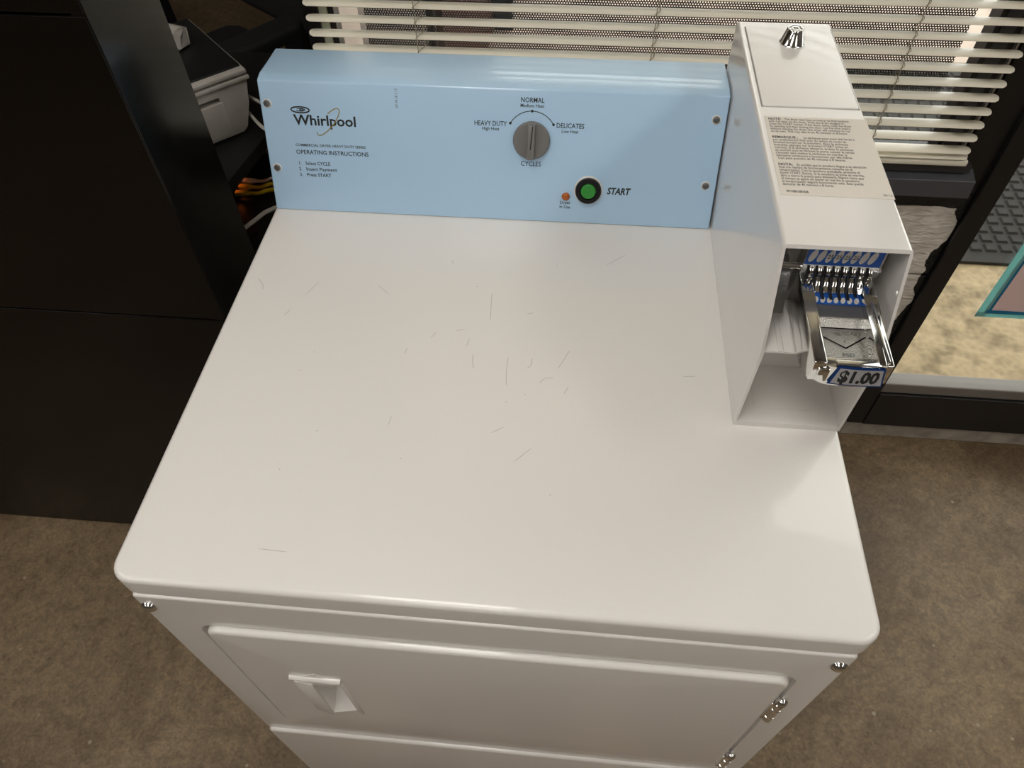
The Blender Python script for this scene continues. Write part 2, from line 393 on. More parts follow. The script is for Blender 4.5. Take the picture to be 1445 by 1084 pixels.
bm = BM(); box(bm, 1.052, 1.074, .9095, .9125, WZ0 + .02, WZ1, bev=.001); obj('frame_inset', bm, 'frame_dark', win)
bm = BM(); box(bm, 1.084, 1.0875, .904, .913, WZ0, WZ1); obj('frame_edge', bm, 'aluminium', win)
bm = BM(); box(bm, .024, 1.046, .930, .934, WZ0 + .02, WZ1 - .05); obj('pane', bm, 'glass', win)
bm = BM(); box(bm, .070, 1.020, .937, .9372, .918, 1.175); o = obj('perforated_film', bm, 'film', win); o['label'] = 'black perforated sun film on the glass'
bm = BM(); prism(bm, [(.868, .765), (.872, .797), (.905, .806), (.945, .806), (.945, .765)], -.02, 1.118, 'x', bev=.0015)
sill = obj('window_sill', bm, 'sill_grey', win); bm = BM(); box(bm, .0, 1.105, .884, .915, .8065, .82); obj('sill_step', bm, 'frame_dark', win)
# mullion and the glazed door light beside it
bm = BM(); box(bm, 1.145, 1.182, .888, .96, .069, 2.45, bev=.002)
tag(obj('trim_1', bm, 'frame_black'), 'black mullion post beside the window', kind='structure')
bm = BM(); box(bm, 1.182, 2.30, .885, .935, .07, .19, bev=.002); box(bm, 2.25, 2.35, .885, .935, .07, 2.45); box(bm, 1.182, 2.35, .885, .935, 2.38, 2.45)
w2 = tag(obj('window_2', bm, 'frame_black'), 'full height glazed panel with black frame', kind='structure')
bm = BM(); box(bm, 1.182, 2.25, .892, .93, .19, .222, bev=.003); obj('glazing_bead', bm, 'bead_grey', w2)
bm = BM(); box(bm, 1.182, 2.25, .906, .912, .20, 2.38); obj('pane', bm, 'glass', w2)
bm = BM(); box(bm, 1.146, 2.35, .902, .97, .0, .046, bev=.005); box(bm, 1.146, 2.35, .909, .97, .040, .069, bev=.003)
tag(obj('trim_2', bm, 'concrete_curb'), 'worn grey concrete curb under the glazed panel', kind='structure')
# outside ground
bm = BM(); box(bm, 0, 7, 1.0, 2.86, -.1, -.012)
tag(obj('pavement', bm, 'aggregate'), 'tan pebbled pavement outside the glass', kind='structure')
bm = BM(); box(bm, 0, 12, 2.86, 14, -.1, -.010); tag(obj('sidewalk', bm, 'pink_concrete'), 'pale pinkish concrete beyond the doormat', kind='structure')

# ceiling lights
def troffer(x, y, key, where):
    t = thing('ceiling_light_%s_offscreen' % key, 'white rectangular ceiling light panel ' + where, 'light', (x, y, 2.9), group='ceiling light panels')
    bm = BM(); box(bm, x - .31, x + .31, y - .61, y + .61, 2.872, 2.9); fr = obj('frame', bm, 'white_plastic', t)
    bm = BM(); box(bm, x - .28, x + .28, y - .58, y + .58, 2.868, 2.8718); obj('diffuser_%s_offscreen' % key, bm, 'lamp_diffuser', t)
for x, y, key, where in ((-1.85, -.35, 'over_counter', 'over the reception counter'), (.02, -.35, 'over_dryer', 'over the dryer'), (2.5, -.35, 'over_entrance', 'over the floor by the glazed panel'),
                         (-1.85, -2.3, 'row_counter', 'in the second row, in line with the counter'), (.02, -2.3, 'row_dryer', 'in the second row, in line with the dryer'), (2.5, -2.3, 'row_entrance', 'in the second row, in line with the glazed panel')):
    troffer(x, y, key, where)

# ================================================================== DRYER
W, H = .737, .914
dry = thing('clothes_dryer', 'white coin operated clothes dryer with blue control console', 'dryer', (W / 2, .355, 0))
bm = BM(); box(bm, .013, W - .013, .010, .69, .03, .886); obj('cabinet', bm, 'white_enamel', dry)
for x in (.05, W - .05):
    for y in (.06, .63):
        bm = BM(); lathe(bm, (x, y, 0), (0, 0, 1), [(.02, 0), (.02, .012), (.008, .014), (.008, .035)], 12); obj('levelling_foot', bm, 'dark_steel', dry)
bm = BM(); slab(bm, 0, W, 0, .702, .884, H, .022, .0065); top = obj('top_panel', bm, 'white_enamel', dry, smooth=35)
top['label'] = 'scratched white enamel top'
flip = lambda y0: (lambda x, z, h: (x, y0 - h, z))
bm = BM(); slab(bm, .013, W - .013, .376, .8825, 0, .012, .006, .004, flip(.010)); fp = obj('front_panel', bm, 'white_enamel', dry, smooth=35)
bm = BM(); slab(bm, .013, W - .013, .03, .376, 0, .016, .011, .006, flip(.010)); obj('lower_panel', bm, 'white_enamel', dry, smooth=35)
# door with a scooped handle
DX0, DX1, DZ0, DZ1 = .0655, .6815, .441, .812
DY = -.0085
bm = BM(); slab(bm, DX0 - .0075, DX1 + .0075, DZ0 - .005, DZ1 + .003, -.006, .012, .020, .001, lambda x, z, h: (x, .0 - h, z)); boolean(fp, bm)
bm = BM(); slab(bm, DX0, DX1, DZ0, DZ1, 0, .0135, .016, .0060, flip(.005)); door = obj('door', bm, 'white_enamel', dry, smooth=35)
HX0, HX1, HZ0, HZ1 = .106, .178, .480, .628
cut = BM()
A = [(.150, DY - .004, .650), (.186, DY - .004, .654), (.188, DY - .004, .548), (.150, DY - .004, .524)]
B = [(.153, DY + .048, .646), (.181, DY + .048, .646), (.181, DY + .040, .580), (.153, DY + .036, .560)]
va = [cut.verts.new(p) for p in A]; vb = [cut.verts.new(p) for p in B]
cut.faces.new(va); cut.faces.new(vb[::-1])
for i in range(4): cut.faces.new((va[i], vb[i], vb[(i + 1) % 4], va[(i + 1) % 4]))
# backing so the scoop has depth behind the thin door skin
bm = BM(); box(bm, .14, .20, DY + .013, DY + .065, .50, .67); back = obj('door_core', bm, 'white_enamel', door)
cut2 = cut.copy(); cut3 = cut.copy(); boolean(door, cut); boolean(back, cut2)
bm = cut3.copy(); boolean(fp, bm)
cab = [o for o in dry.children if o.name.startswith('cabinet')][0]; boolean(cab, cut3)
cup = BM(); ctr = Vector((.168, DY + .02, .60)); va = [Vector(p) for p in A]; vb = [Vector(p) for p in B]
va = [a + (b - a) * .10 for a, b in zip(va, vb)]
sh = lambda p: ctr + Vector(((p.x - ctr.x) * .985, (p.y - ctr.y) * .985, (p.z - ctr.z) * .985))
va = [cup.verts.new(sh(p)) for p in va]; vb = [cup.verts.new(sh(p)) for p in vb]; cup.faces.new(vb)
for i in range(4): cup.faces.new((va[i], va[(i + 1) % 4], vb[(i + 1) % 4], vb[i]))
obj('handle_cup', cup, 'white_enamel', door)
# bezel, left flap and hood of the handle
bm = BM()
prism(bm, [(.1285, .664), (.1310, .545), (.1485, .521), (.1500, .655)], DY + .001, DY - .0022, 'y', bev=.0012)
obj('handle_flap', bm, 'white_enamel', door, smooth=35)
bm = BM(); prism(bm, [(.186, .660), (.191, .666), (.194, .536), (.188, .546)], DY + .001, DY - .002, 'y', bev=.0008); obj('handle_rim', bm, 'white_enamel', door, smooth=35)
bm = BM(); prism(bm, [(DY + .002, .683), (DY - .0020, .6825), (DY - .0046, .680), (DY - .0042, .6775), (DY + .002, .6775)], .127, .190, 'x', bev=.0006)
prism(bm, [(.140, .682), (.162, .697), (.170, .682)], DY + .001, DY - .0008, 'y')
obj('handle_hood', bm, 'white_enamel', door, smooth=35)
bm = BM(); prism(bm, [(DY + .002, .672), (DY - .0030, .671), (DY - .0030, .668), (DY + .002, .655)], .136, .187, 'x', bev=.0006)
obj('handle_lip', bm, 'white_enamel', door, smooth=35)
for z in (.708, .455):
    bm = BM(); c = (.689, -.005, z - .031)
    lathe(bm, c, (0, 0, 1), [(.0035, -.002), (.0058, 0), (.0058, .013), (.0042, .0135), (.0042, .0155), (.0058, .016), (.0058, .042), (.0042, .0425), (.0042, .0445), (.0058, .045), (.0058, .058), (.0035, .060), (.0064, .0625), (.0060, .0675), (.003, .0705), (0, .071)], 16)
    box(bm, .680, .689, -.0075, .0, z - .028, z + .028, bev=.001)
    obj('hinge', bm, 'chrome', door, smooth=40)['label'] = 'chrome barrel hinge'
for x in (.0235, .7125):
    bm = BM(); lathe(bm, (x, -.0018, .857), (0, -1, 0), [(.0085, 0), (.0085, .0012), (.0072, .0036), (.0045, .0054), (0, .006)], 20)
    obj('cabinet_screw', bm, 'chrome', dry, smooth=30)['label'] = 'chrome dome head screw'
# scratches on the top, measured as (x, y) strokes on the panel
SCR = [[(.020, .425), (.030, .414), (.034, .403)], [(.104, .425), (.092, .398)], [(.183, .423), (.200, .408)], [(.273, .479), (.275, .470)],
       [(.333, .420), (.334, .400), (.336, .372)], [(.295, .351), (.307, .354)], [(.266, .336), (.272, .347)], [(.312, .327), (.314, .340)],
       [(.325, .292), (.322, .305), (.322, .314)], [(.366, .269), (.364, .290), (.364, .314)], [(.388, .298), (.392, .303), (.393, .314)],
       [(.424, .300), (.430, .313), (.437, .330)], [(.404, .276), (.410, .284), (.420, .285)], [(.433, .262), (.438, .274)], [(.356, .202), (.369, .211)],
       [(.240, .203), (.241, .216)], [(.384, .166), (.402, .186)], [(.479, .484), (.506, .508)], [(.239, .308), (.240, .318)], [(.380, .386), (.389, .389)],
       [(.075, .36), (.080, .372)], [(.140, .044), (.170, .043)], [(.57, .30), (.585, .301)]]
bm = BM()
for st in SCR:
    P = smooth_path([(x, y, 0) for x, y in st], 4); wd = .00030
    prev = None
    for i, p in enumerate(P):
        d = (P[min(i + 1, len(P) - 1)] - P[max(i - 1, 0)]).normalized(); nrm = Vector((-d.y, d.x, 0)) * wd * (.35 if i in (0, len(P) - 1) else 1)
        a = bm.verts.new((p.x + nrm.x, p.y + nrm.y, H + .00015)); b = bm.verts.new((p.x - nrm.x, p.y - nrm.y, H + .00015))
        if prev: bm.faces.new((prev[0], a, b, prev[1]))
        prev = (a, b)
for k in range(10):
    x, y = random.uniform(.1, .6), random.uniform(.1, .5); lathe(bm, (x, y, H), (0, 0, 1), [(.0007, .0001), (.0006, .00025)], 6)
obj('scratch_marks', bm, 'scratch', top)['kind'] = 'stuff'

# console
CX1 = .6195
prof = [(.567, H + .0006), (.6255, H + .166), (.640, H + .1675), (.7105, H + .1655), (.7105, H + .0006)]
bm = BM(); prism(bm, prof, .0035, CX1, 'x', bev=.0022, seg=3)
con = obj('console', bm, 'blue_paint', dry, smooth=35); con['label'] = 'pale blue slanted control console'
fu = Vector((0, .0585, .165)).normalized(); fn = Vector((0, -fu.z, fu.y)); f0 = Vector((0, .567, H + .001))
def face(u, v, h=0): return Vector((u, f0.y, f0.z)) + fu * v + fn * h
def at_face(u0, v0): return lambda u, v, h: face(u0 + u, v0 + v, h)
for u, v in ((.0135, .1455), (.0145, .060), (.606, .146), (.6055, .0605)):
    bm = BM(); lathe(bm, face(u, v), fn, [(.0060, 0), (.0060, .0006), (.0052, .0009)], 20); ws = obj('washer', bm, 'white_plastic', con)
    bm = BM(); lathe(bm, face(u, v), fn, [(.0047, .0008), (.0045, .0022), (.0036, .003), (.0020, .003), (.0018, .0014), (0, .0014)], 18)
    obj('console_screw', bm, 'dull_steel', con, smooth=30)
# knob
ku, kv = .3695, .1115
bm = BM(); lathe(bm, face(ku, kv), fn, [(.0245, .001), (.0247, .004), (.0238, .0065), (.0225, .0075), (.0, .0085)], 48)
knob = obj('cycle_knob', bm, 'knob_grey', dry, smooth=30); knob['label'] = 'grey rotary cycle knob'
bm = BM()
def kp(u, v, h): return face(ku + u, kv + v, h)
L = [(-.0052, .0235, .0068), (.0058, .0235, .0068), (.0048, -.0235, .0068), (-.0058, -.0235, .0068)]
T = [(-.0042, .0215, .0145), (.0050, .0215, .0145), (.0042, -.0225, .0175), (-.0050, -.0225, .0175)]
a = [bm.verts.new(kp(*p)) for p in L]; b = [bm.verts.new(kp(*p)) for p in T]
bm.faces.new(a[::-1]); bm.faces.new(b); [bm.faces.new((a[i], a[(i + 1) % 4], b[(i + 1) % 4], b[i])) for i in range(4)]
bmesh.ops.bevel(bm, geom=list(bm.edges), offset=.0012, segments=2, affect='EDGES', profile=.5)
obj('knob_grip', bm, 'knob_grey', knob, smooth=40)
bm = BM(); q = [(.0013, .0205, .0150), (.0023, .0205, .0150), (.0002, -.009, .0170), (-.0010, -.009, .0170)]
bm.faces.new([bm.verts.new(kp(*p)) for p in q]); 
bmesh.ops.solidify(bm, geom=list(bm.faces), thickness=.0004); obj('pointer_line', bm, 'ink', knob)
# start button
su, sv = .4492, .0475
bm = BM(); lathe(bm, face(su, sv), fn, [(.0195, 0), (.0195, .0012), (.0182, .0022), (.0178, .0022)], 40); sb = obj('start_button', bm, 'white_plastic', dry, smooth=30); sb['label'] = 'green start push button with black collar'
bm = BM(); lathe(bm, face(su, sv), fn, [(.0177, .001), (.0177, .0055), (.0165, .0072), (.0115, .0072), (.0112, .004), (0, .004)], 40); obj('button_collar', bm, 'black_plastic', sb, smooth=30)
bm = BM(); lathe(bm, face(su, sv), fn, [(.0103, .003), (.0103, .0065), (.0098, .0078), (.0085, .0082), (.006, .0076), (0, .0072)], 40); obj('button_cap', bm, 'green_plastic', sb, smooth=30)
bm = BM(); lathe(bm, face(.4190, .0373), fn, [(.0056, 0), (.0056, .0010), (.0048, .0016), (.0048, .0030), (.0038, .0042), (.0018, .0048), (0, .005)], 24)
obj('indicator_lamp', bm, 'orange_lens', dry, smooth=30)
# console lettering
def ct(s, u, v, size, **k):
    k.setdefault('bold', .012)
    return text('lettering', s, size, k.pop('m', 'ink'), con, at_face(u, v), **k)
ct('Whirlpool', .0475, .1195, .0188, width=.0855, bold=.022)
ct('COMMERCIAL DRYER HEAVY DUTY SERIES', .0448, .0908, .0048, width=.0980, bold=.014)
ct('OPERATING INSTRUCTIONS', .0444, .0803, .0080, width=.1015)
for i, (nn, s, wd) in enumerate((('1.', 'Select CYCLE', .0350), ('2.', 'Insert Payment', .0435), ('3.', 'Press START', .0345))):
    ct(nn, .0455, .0655 - i * .0080, .0066, sx=.9); ct(s, .0555, .0655 - i * .0080, .0066, width=wd)
ct('NORMAL', .3692, .1590, .0088, align='CENTER', width=.0305); ct('Medium Heat', .3690, .1530, .0060, align='CENTER', width=.0310)
ct('HEAVY DUTY', .2926, .1280, .0088, width=.0432); ct('High Heat', .3030, .1222, .0060, width=.0228)
ct('DELICATES', .4014, .1285, .0088, width=.0362); ct('Low Heat', .4085, .1222, .0060, width=.0220)
ct('CYCLES', .3695, .0770, .0088, align='CENTER', width=.0272, bold=.008)
ct('START', .4748, .0432, .0128, width=.0318, bold=.034, shear=.18)
ct('Dryer', .4185, .0265, .0060, align='CENTER', width=.0145); ct('In Use', .4185, .0205, .0060, align='CENTER', width=.0148)
def ribbon(bm, pts, wd, place, h=.00012):
    P = [Vector((*p, 0)) for p in pts]; prev = None
    for i, p in enumerate(P):
        d = (P[min(i + 1, len(P) - 1)] - P[max(i - 1, 0)]).normalized(); nr = Vector((-d.y, d.x, 0)) * wd / 2
        a = bm.verts.new(place(p.x + nr.x, p.y + nr.y, h)); b = bm.verts.new(place(p.x - nr.x, p.y - nr.y, h))
        if prev: bm.faces.new((prev[0], a, b, prev[1]))
        prev = (a, b)
fl = lambda u, v, h: face(u, v, h)
def arc(cu, cv, rx, ry, a0, a1, rot=0, n=40):
    out = []
    for i in range(n + 1):
        a = math.radians(a0 + (a1 - a0) * i / n); x, y = rx * math.cos(a), ry * math.sin(a); r = math.radians(rot)
        out.append((cu + x * math.cos(r) - y * math.sin(r), cv + x * math.sin(r) + y * math.cos(r)))
    return out
bm = BM(); ribbon(bm, arc(.0577, .1388, .0125, .0038, 0, 360, -1), .0018, fl); ribbon(bm, arc(.0580, .1388, .0062, .0017, 200, 500, 0), .0011, fl)
ribbon(bm, arc(.0595, .1388, .0026, .0008, 0, 360), .0010, fl); obj('logo_swirl', bm, 'ink', con)
bm = BM(); ribbon(bm, arc(.0945, .1243, .0235, .0072, -205, 70, 47.5), .0013, lambda u, v, h: face(u, v, .0003)); obj('logo_ring', bm, 'gold_ink', con)
bm = BM(); ribbon(bm, arc(.3692, .1150, .0332, .0332, 31, 149), .0010, fl)
for a in (31, 90, 149): lathe(bm, face(.3692 + .0332 * math.cos(math.radians(a)), .115 + .0332 * math.sin(math.radians(a))), fn, [(.0018, .00005), (.0018, .00014)], 14)
obj('cycle_arc', bm, 'ink', con)
text('lot_code', 'AP 04 28 2 15', .0052, 'grey_ink', con, lambda u, v, h: face(.1915 - v, .1455 + u, h), width=.0245)

# coin box
bx0, bx1 = .6215, W - .0005
ZT = H + .226
prof = [(.235, H + .0005), (.2315, H + .124), (.2745, ZT), (.700, ZT), (.700, H + .0005)]
bm = BM()
prism(bm, prof, bx0, bx1, 'x', bev=.0042, seg=4, pick=lambda e: all(v.co.z > H + .12 for v in e.verts) and all(v.co.y > .27 for v in e.verts) and abs(e.verts[0].co.z - e.verts[1].co.z) < .01 and abs(e.verts[0].co.x - e.verts[1].co.x) < .01 or all(v.co.y > .69 and v.co.z > ZT - .01 for v in e.verts))
coin = obj('coin_box', bm, 'white_textured', dry, smooth=30); coin['label'] = 'white steel coin meter box with open front'
bm = BM(); prism(bm, [(.15, H + .0075), (.15, ZT - .0035), (.42, ZT - .0035), (.42, H + .0075)], bx0 + .003, bx1 - .003, 'x'); boolean(coin, bm)
for p in coin.data.polygons: p.use_smooth = True
try: coin.data.set_sharp_from_angle(angle=math.radians(30))
except Exception: pass
bm = BM(); prism(bm, [(.2335, H + .1235), (.2335, H + .1265), (.42, H + .1265), (.42, H + .1235)], bx0 + .003, bx1 - .003, 'x', bev=.0008); obj('shelf_plate', bm, 'white_textured', coin, smooth=30)
bm = BM(); prism(bm, [(.2335, H + .1268), (.30, H + .1268), (.30, H + .129), (.2335, H + .1275)], bx0 + .0165, bx0 + .0215, 'x', bev=.0006); obj('shelf_rib', bm, 'white_textured', coin)
bm = BM(); box(bm, bx0 + .003, bx1 - .003, .318, .322, H + .0076, H + .1235); obj('vault_panel', bm, 'white_textured', coin)
bm = BM(); box(bm, bx0 + .024, bx1 - .024, .255, .317, H + .0076, H + .0082); obj('vault_floor_plate', bm, 'white_textured', coin)
for y, z in ((.262, H + .185), (.272, H + .140)):
    bm = BM(); lathe(bm, (bx1 - .003, y, z), (-1, 0, 0), [(.0022, 0), (.0018, .0009), (0, .0013)], 12); obj('rivet', bm, 'white_enamel', coin, smooth=True)
bm = BM(); box(bm, .6282, .7332, .5012, .6836, ZT - .004, ZT + .01); boolean(coin, bm)
for p in coin.data.polygons: p.use_smooth = True
try: coin.data.set_sharp_from_angle(angle=math.radians(30))
except Exception: pass
bm = BM(); slab(bm, .6295, .7322, .5025, .6825, ZT - .0040, ZT + .0012, .0025, .0010); obj('cover_panel', bm, 'white_textured', coin, smooth=30)
bm = BM(); lathe(bm, (.6805, .645, ZT + .001), (0, 0, 1), [(.0150, 0), (.0150, .001), (.0140, .002), (.0098, .0165), (.0090, .0178), (.0075, .0178), (.0070, .0163), (.0050, .0163), (.0048, .0176), (.0030, .0176), (.0028, .0150), (0, .0150)], 32)
obj('lock', bm, 'chrome', coin, smooth=30)['label'] = 'chrome barrel lock'
bm = BM(); box(bm, .6287, .7355, .3465, .4830, ZT + .00005, ZT + .0003); lab = obj('notice_label', bm, 'label_paper', coin)
lab['label'] = 'beige notice label with three paragraphs of print'
PARAS = [('NOTE:', ['       The dryer may have arrived at its final location', 'with run time on the timer. With the dryer plugged in,', 'press the START button. If the dryer starts, stop the dryer', 'by opening and then closing the door. Let the time expire', 'without starting the dryer; the timer will continue to run', 'on its own. This may take from 45 minutes to 8 hours.'], .0915 / 59),
         ('REMARQUE :', ['                  La sécheuse peut avoir été livrée à', 'son emplacement final avec du temps en cours de', 'fonctionnement sur la minuterie. Avec la sécheuse', 'branchée, appuyer sur le bouton START (mise en', 'marche). Si la sécheuse démarre, arrêter la sécheuse', 'en ouvrant puis en fermant la porte. Laisser le temps', "s'écouler sans mettre la sécheuse en marche; la", 'minuterie continuera à fonctionner par elle-même.', ' Ceci peut prendre de 45 minutes à 8 heures.'], 0),
         ('NOTA:', ['       Es posible que la secadora llegue a su ubicación', 'final con tiempo de funcionamiento restante en el', 'temporizador. Con la secadora enchufada, presione el', 'botón START (Inicio). Si la secadora se pone en marcha,', 'abra y cierre la puerta para detenerla. Espere hasta que', 'el tiempo se agote sin poner en marcha la secadora;', 'el temporizador seguirá funcionando solo. Esto puede', 'demorar de 45 minutos a 8 horas.'], 0)]
def on_label(x0, y0): return lambda u, v, h: Vector((x0 + u, y0 + v, ZT + .0003 + h))
y = .4760
for head, lines, _ in PARAS:
    text('notice_heading', head, .0058, 'ink', coin, on_label(.6325, y), bold=.025, sx=.80)
    for i, s in enumerate(lines):
        x = .6325
        if i == 0:
            x += {'NOTE:': .0168, 'REMARQUE :': .0318, 'NOTA:': .0182}[head]; s = s.strip()
        text('notice_text', s, .0056, 'ink', coin, on_label(x, y), sx=.635 if head != 'REMARQUE :' else .66, bold=.006)
        y -= .00465
    y -= .0060
text('notice_number', 'W10815810A', .0052, 'ink', coin, on_label(.6345, .3505), width=.0215, bold=.02)
text('notice_date', '08/15', .0046, 'grey_ink', coin, on_label(.7255, .3505), width=.0085)

# ---- coin slide
sx0, sx1 = .6500, .7185
bm = BM(); prism(bm, [(.183, 1.064), (.183, 1.079), (.232, 1.079), (.240, 1.0835), (.30, 1.0835), (.30, 1.056), (.20, 1.056)], sx0 + .004, sx1 - .004, 'x', bev=.0008)
sl = obj('coin_slide', bm, 'cast_metal', dry, smooth=30); sl['label'] = 'chrome coin slide with eight slots and price plate'
bm = BM(); box(bm, sx0 + .012, sx1 - .013, .241, .2545, 1.0832, 1.0842); obj('slide_plate', bm, 'satin_metal', sl)
for a, b in ((sx0, sx0 + .0115), (sx1 - .0125, sx1)):
    bm = BM(); prism(bm, [(.1805, 1.064), (.1805, 1.0880), (.254, 1.0905), (.262, 1.094), (.292, 1.094), (.292, 1.055), (.21, 1.052)], a, b, 'x', bev=.0014, seg=3); obj('slide_rail', bm, 'chrome', sl, smooth=30)
bm = BM(); box(bm, sx1 - .0070, sx1 - .0045, .182, .256, 1.0885, 1.0920, bev=.0009); obj('rail_ridge', bm, 'chrome', sl, smooth=30)
# rounded nose with thumb notch and price label
nose = []
for i in range(13):
    t = i / 12; x = sx0 + .001 + (sx1 - sx0 - .002) * t; nose.append((x, .1780 + .010 * (2 * t - 1) ** 4 * .6 + .003 * (2 * t - 1) ** 2))
bm = BM(); prism(bm, nose + [(sx1 - .001, .192), (sx0 + .001, .192)], 1.0605, 1.0845, 'z', bev=.0016, seg=3); obj('slide_nose', bm, 'chrome', sl, smooth=30)
bm = BM(); prism(bm, [(.1815, 1.0840), (.1795, 1.0875), (.187, 1.0870), (.189, 1.0830)], sx0 + .020, sx1 - .006, 'x', bev=.0008); obj('nose_lip', bm, 'chrome', sl, smooth=30)
bm = BM(); box(bm, sx0 + .005, sx0 + .0155, .1772, .1835, 1.0655, 1.0815, bev=.002); obj('thumb_notch', bm, 'chrome', sl, smooth=30)
py = .1775
def plate(u, v, h=0): return Vector((.6685 + u, py + .0010 * ((u - .0225) / .0225) ** 2 + v * .06 - h, 1.0635 + v))
def sheet(bm, outline, h, n=10):
    # outline (left-bottom, right-bottom, right-top, left-top) in plate coords, bent along u
    (a, b, c, d) = outline; prev = None
    for i in range(n + 1):
        t = i / n; lo = (a[0] + (b[0] - a[0]) * t, a[1] + (b[1] - a[1]) * t); hi = (d[0] + (c[0] - d[0]) * t, d[1] + (c[1] - d[1]) * t)
        v = (bm.verts.new(plate(*lo, h)), bm.verts.new(plate(*hi, h)))
        if prev: bm.faces.new((prev[0], v[0], v[1], prev[1]))
        prev = v
bm = BM(); sheet(bm, ((-.002, 0), (.0465, -.0005), (.0425, .0235), (.002, .0235)), .0010); bmesh.ops.solidify(bm, geom=list(bm.faces), thickness=.0006); obj('price_border', bm, 'label_blue', sl)
bm = BM(); sheet(bm, ((.0005, .0022), (.0445, .0018), (.0408, .0215), (.0038, .0215)), .0019); bmesh.ops.solidify(bm, geom=list(bm.faces), thickness=.0004); obj('price_plate', bm, 'price_paper', sl)
text('price_text', '$1.00', .0200, 'ink', sl, lambda u, v, h: plate(.0052 + u, .0052 + v, .0022), width=.0345, bold=.045)
# embossed chevron and marks on the slide
bm = BM(); fz = lambda u, v, h: Vector((u, v, 1.079 + h)); mx_ = (sx0 + sx1) / 2
ribbon(bm, [(sx0 + .013, .222), (mx_, .207)], .0011, fz, .0006); ribbon(bm, [(mx_, .207), (sx1 - .014, .222)], .0011, fz, .0006); ribbon(bm, [(sx0 + .012, .2315), (sx1 - .013, .2315)], .0011, fz, .0006)
bmesh.ops.solidify(bm, geom=list(bm.faces), thickness=.0008); obj('embossed_chevron', bm, 'chrome', sl)
text('embossed_text', 'VERTICAL', .0052, 'chrome', sl, lambda u, v, h: Vector((mx_ + .0015 + u, .2235 + v, 1.0794)), align='CENTER', width=.022)
text('embossed_text', '8', .0060, 'chrome', sl, lambda u, v, h: Vector((mx_ + u, .2135 + v, 1.0794)), align='CENTER', sx=1)
text('embossed_text', 'ESD', .0050, 'dull_steel', sl, lambda u, v, h: Vector((mx_ + .001 + u, .1975 + v, 1.0794)), align='CENTER', width=.011, bold=.03)
text('embossed_text', 'MONEY METER', .0030, 'satin_metal', sl, lambda u, v, h: Vector((mx_ + .001 + u, .1905 + v, 1.0794)), align='CENTER', width=.024)
# mechanism behind: back plate, labels, slots and guides
bm = BM(); box(bm, bx0 + .004, bx1 - .004, .305, .31, H + .128, ZT - .005); obj('mount_plate', bm, 'cast_metal', sl)
bm = BM(); prism(bm, [(.290, 1.088), (.284, 1.103), (.288, 1.107), (.288, 1.134), (.305, 1.134), (.305, 1.06), (.295, 1.06)], .6505, .7225, 'x', bev=.0008); obj('slot_housing', bm, 'satin_metal', sl, smooth=30)
bm = BM(); box(bm, .6515, .7205, .2868, .2878, 1.1065, 1.1285); obj('upper_label', bm, 'label_blue', sl)
bm = BM(); box(bm, sx0 + .0118, sx1 - .0128, .2575, .274, 1.0838, 1.0848); obj('lower_label', bm, 'label_blue', sl)
NX = [.6555 + .00775 * i for i in range(8)]
for i, x in enumerate(NX):
    bm = BM(); pts = arc(x + .0012, 1.1175, .0030, .0078, 0, 360, -14, 20)[:-1]
    prism(bm, pts, .2864, .2868, 'y'); obj('slot_oval', bm, 'oval_grey', sl)
    if 2 <= i <= 5:
        text('slot_number', '25', .0068, 'ink', sl, lambda u, v, h, x=x: Vector((x + .0012 + u + v * .1, .2862, 1.1150 + v)), align='CENTER', width=.0048, bold=.01)
    # black slot between chrome guides, running down and forward
    p3 = [(.2855, 1.107), (.2825, 1.101), (.2815, 1.096), (.274, 1.0885), (.262 if 2 <= i <= 5 else .267, 1.0862)]
    bm = BM(); out = [(y_, z_) for y_, z_ in p3] + [(y_ + .004, z_ - .003) for y_, z_ in p3[::-1]]
    prism(bm, out, x - .0012, x + .0012, 'x'); obj('coin_slot', bm, 'black_plastic' , sl)
    bm = BM(); out = [(.2855, 1.1055), (.2815, 1.0995), (.2822, 1.0955), (.277, 1.0885), (.271, 1.0862), (.273, 1.0845), (.288, 1.0845)]
    prism(bm, out, x + .0020, x + .0058, 'x', bev=.0006); obj('slot_guide', bm, 'chrome', sl, smooth=40)
    if i < 7:
        xx = sx0 + .0150 + .0062 * i
        bm = BM(); prism(bm, arc(xx, .2625, .0022, .0042, 0, 360, -20, 16)[:-1], 1.0848, 1.0851, 'z'); obj('slot_oval', bm, 'oval_grey', sl)
bm = BM(); tube(bm, [(.628, .291, 1.100), (.7245, .291, 1.100)], .0036, 12, smooth=False); obj('slot_axle', bm, 'chrome', sl, smooth=True)
bm = BM(); prism(bm, [(.282, 1.099), (.265, 1.060), (.305, 1.058), (.305, 1.103)], .629, .641, 'x', bev=.002); obj('slide_bracket', bm, 'dull_steel', sl, smooth=30)

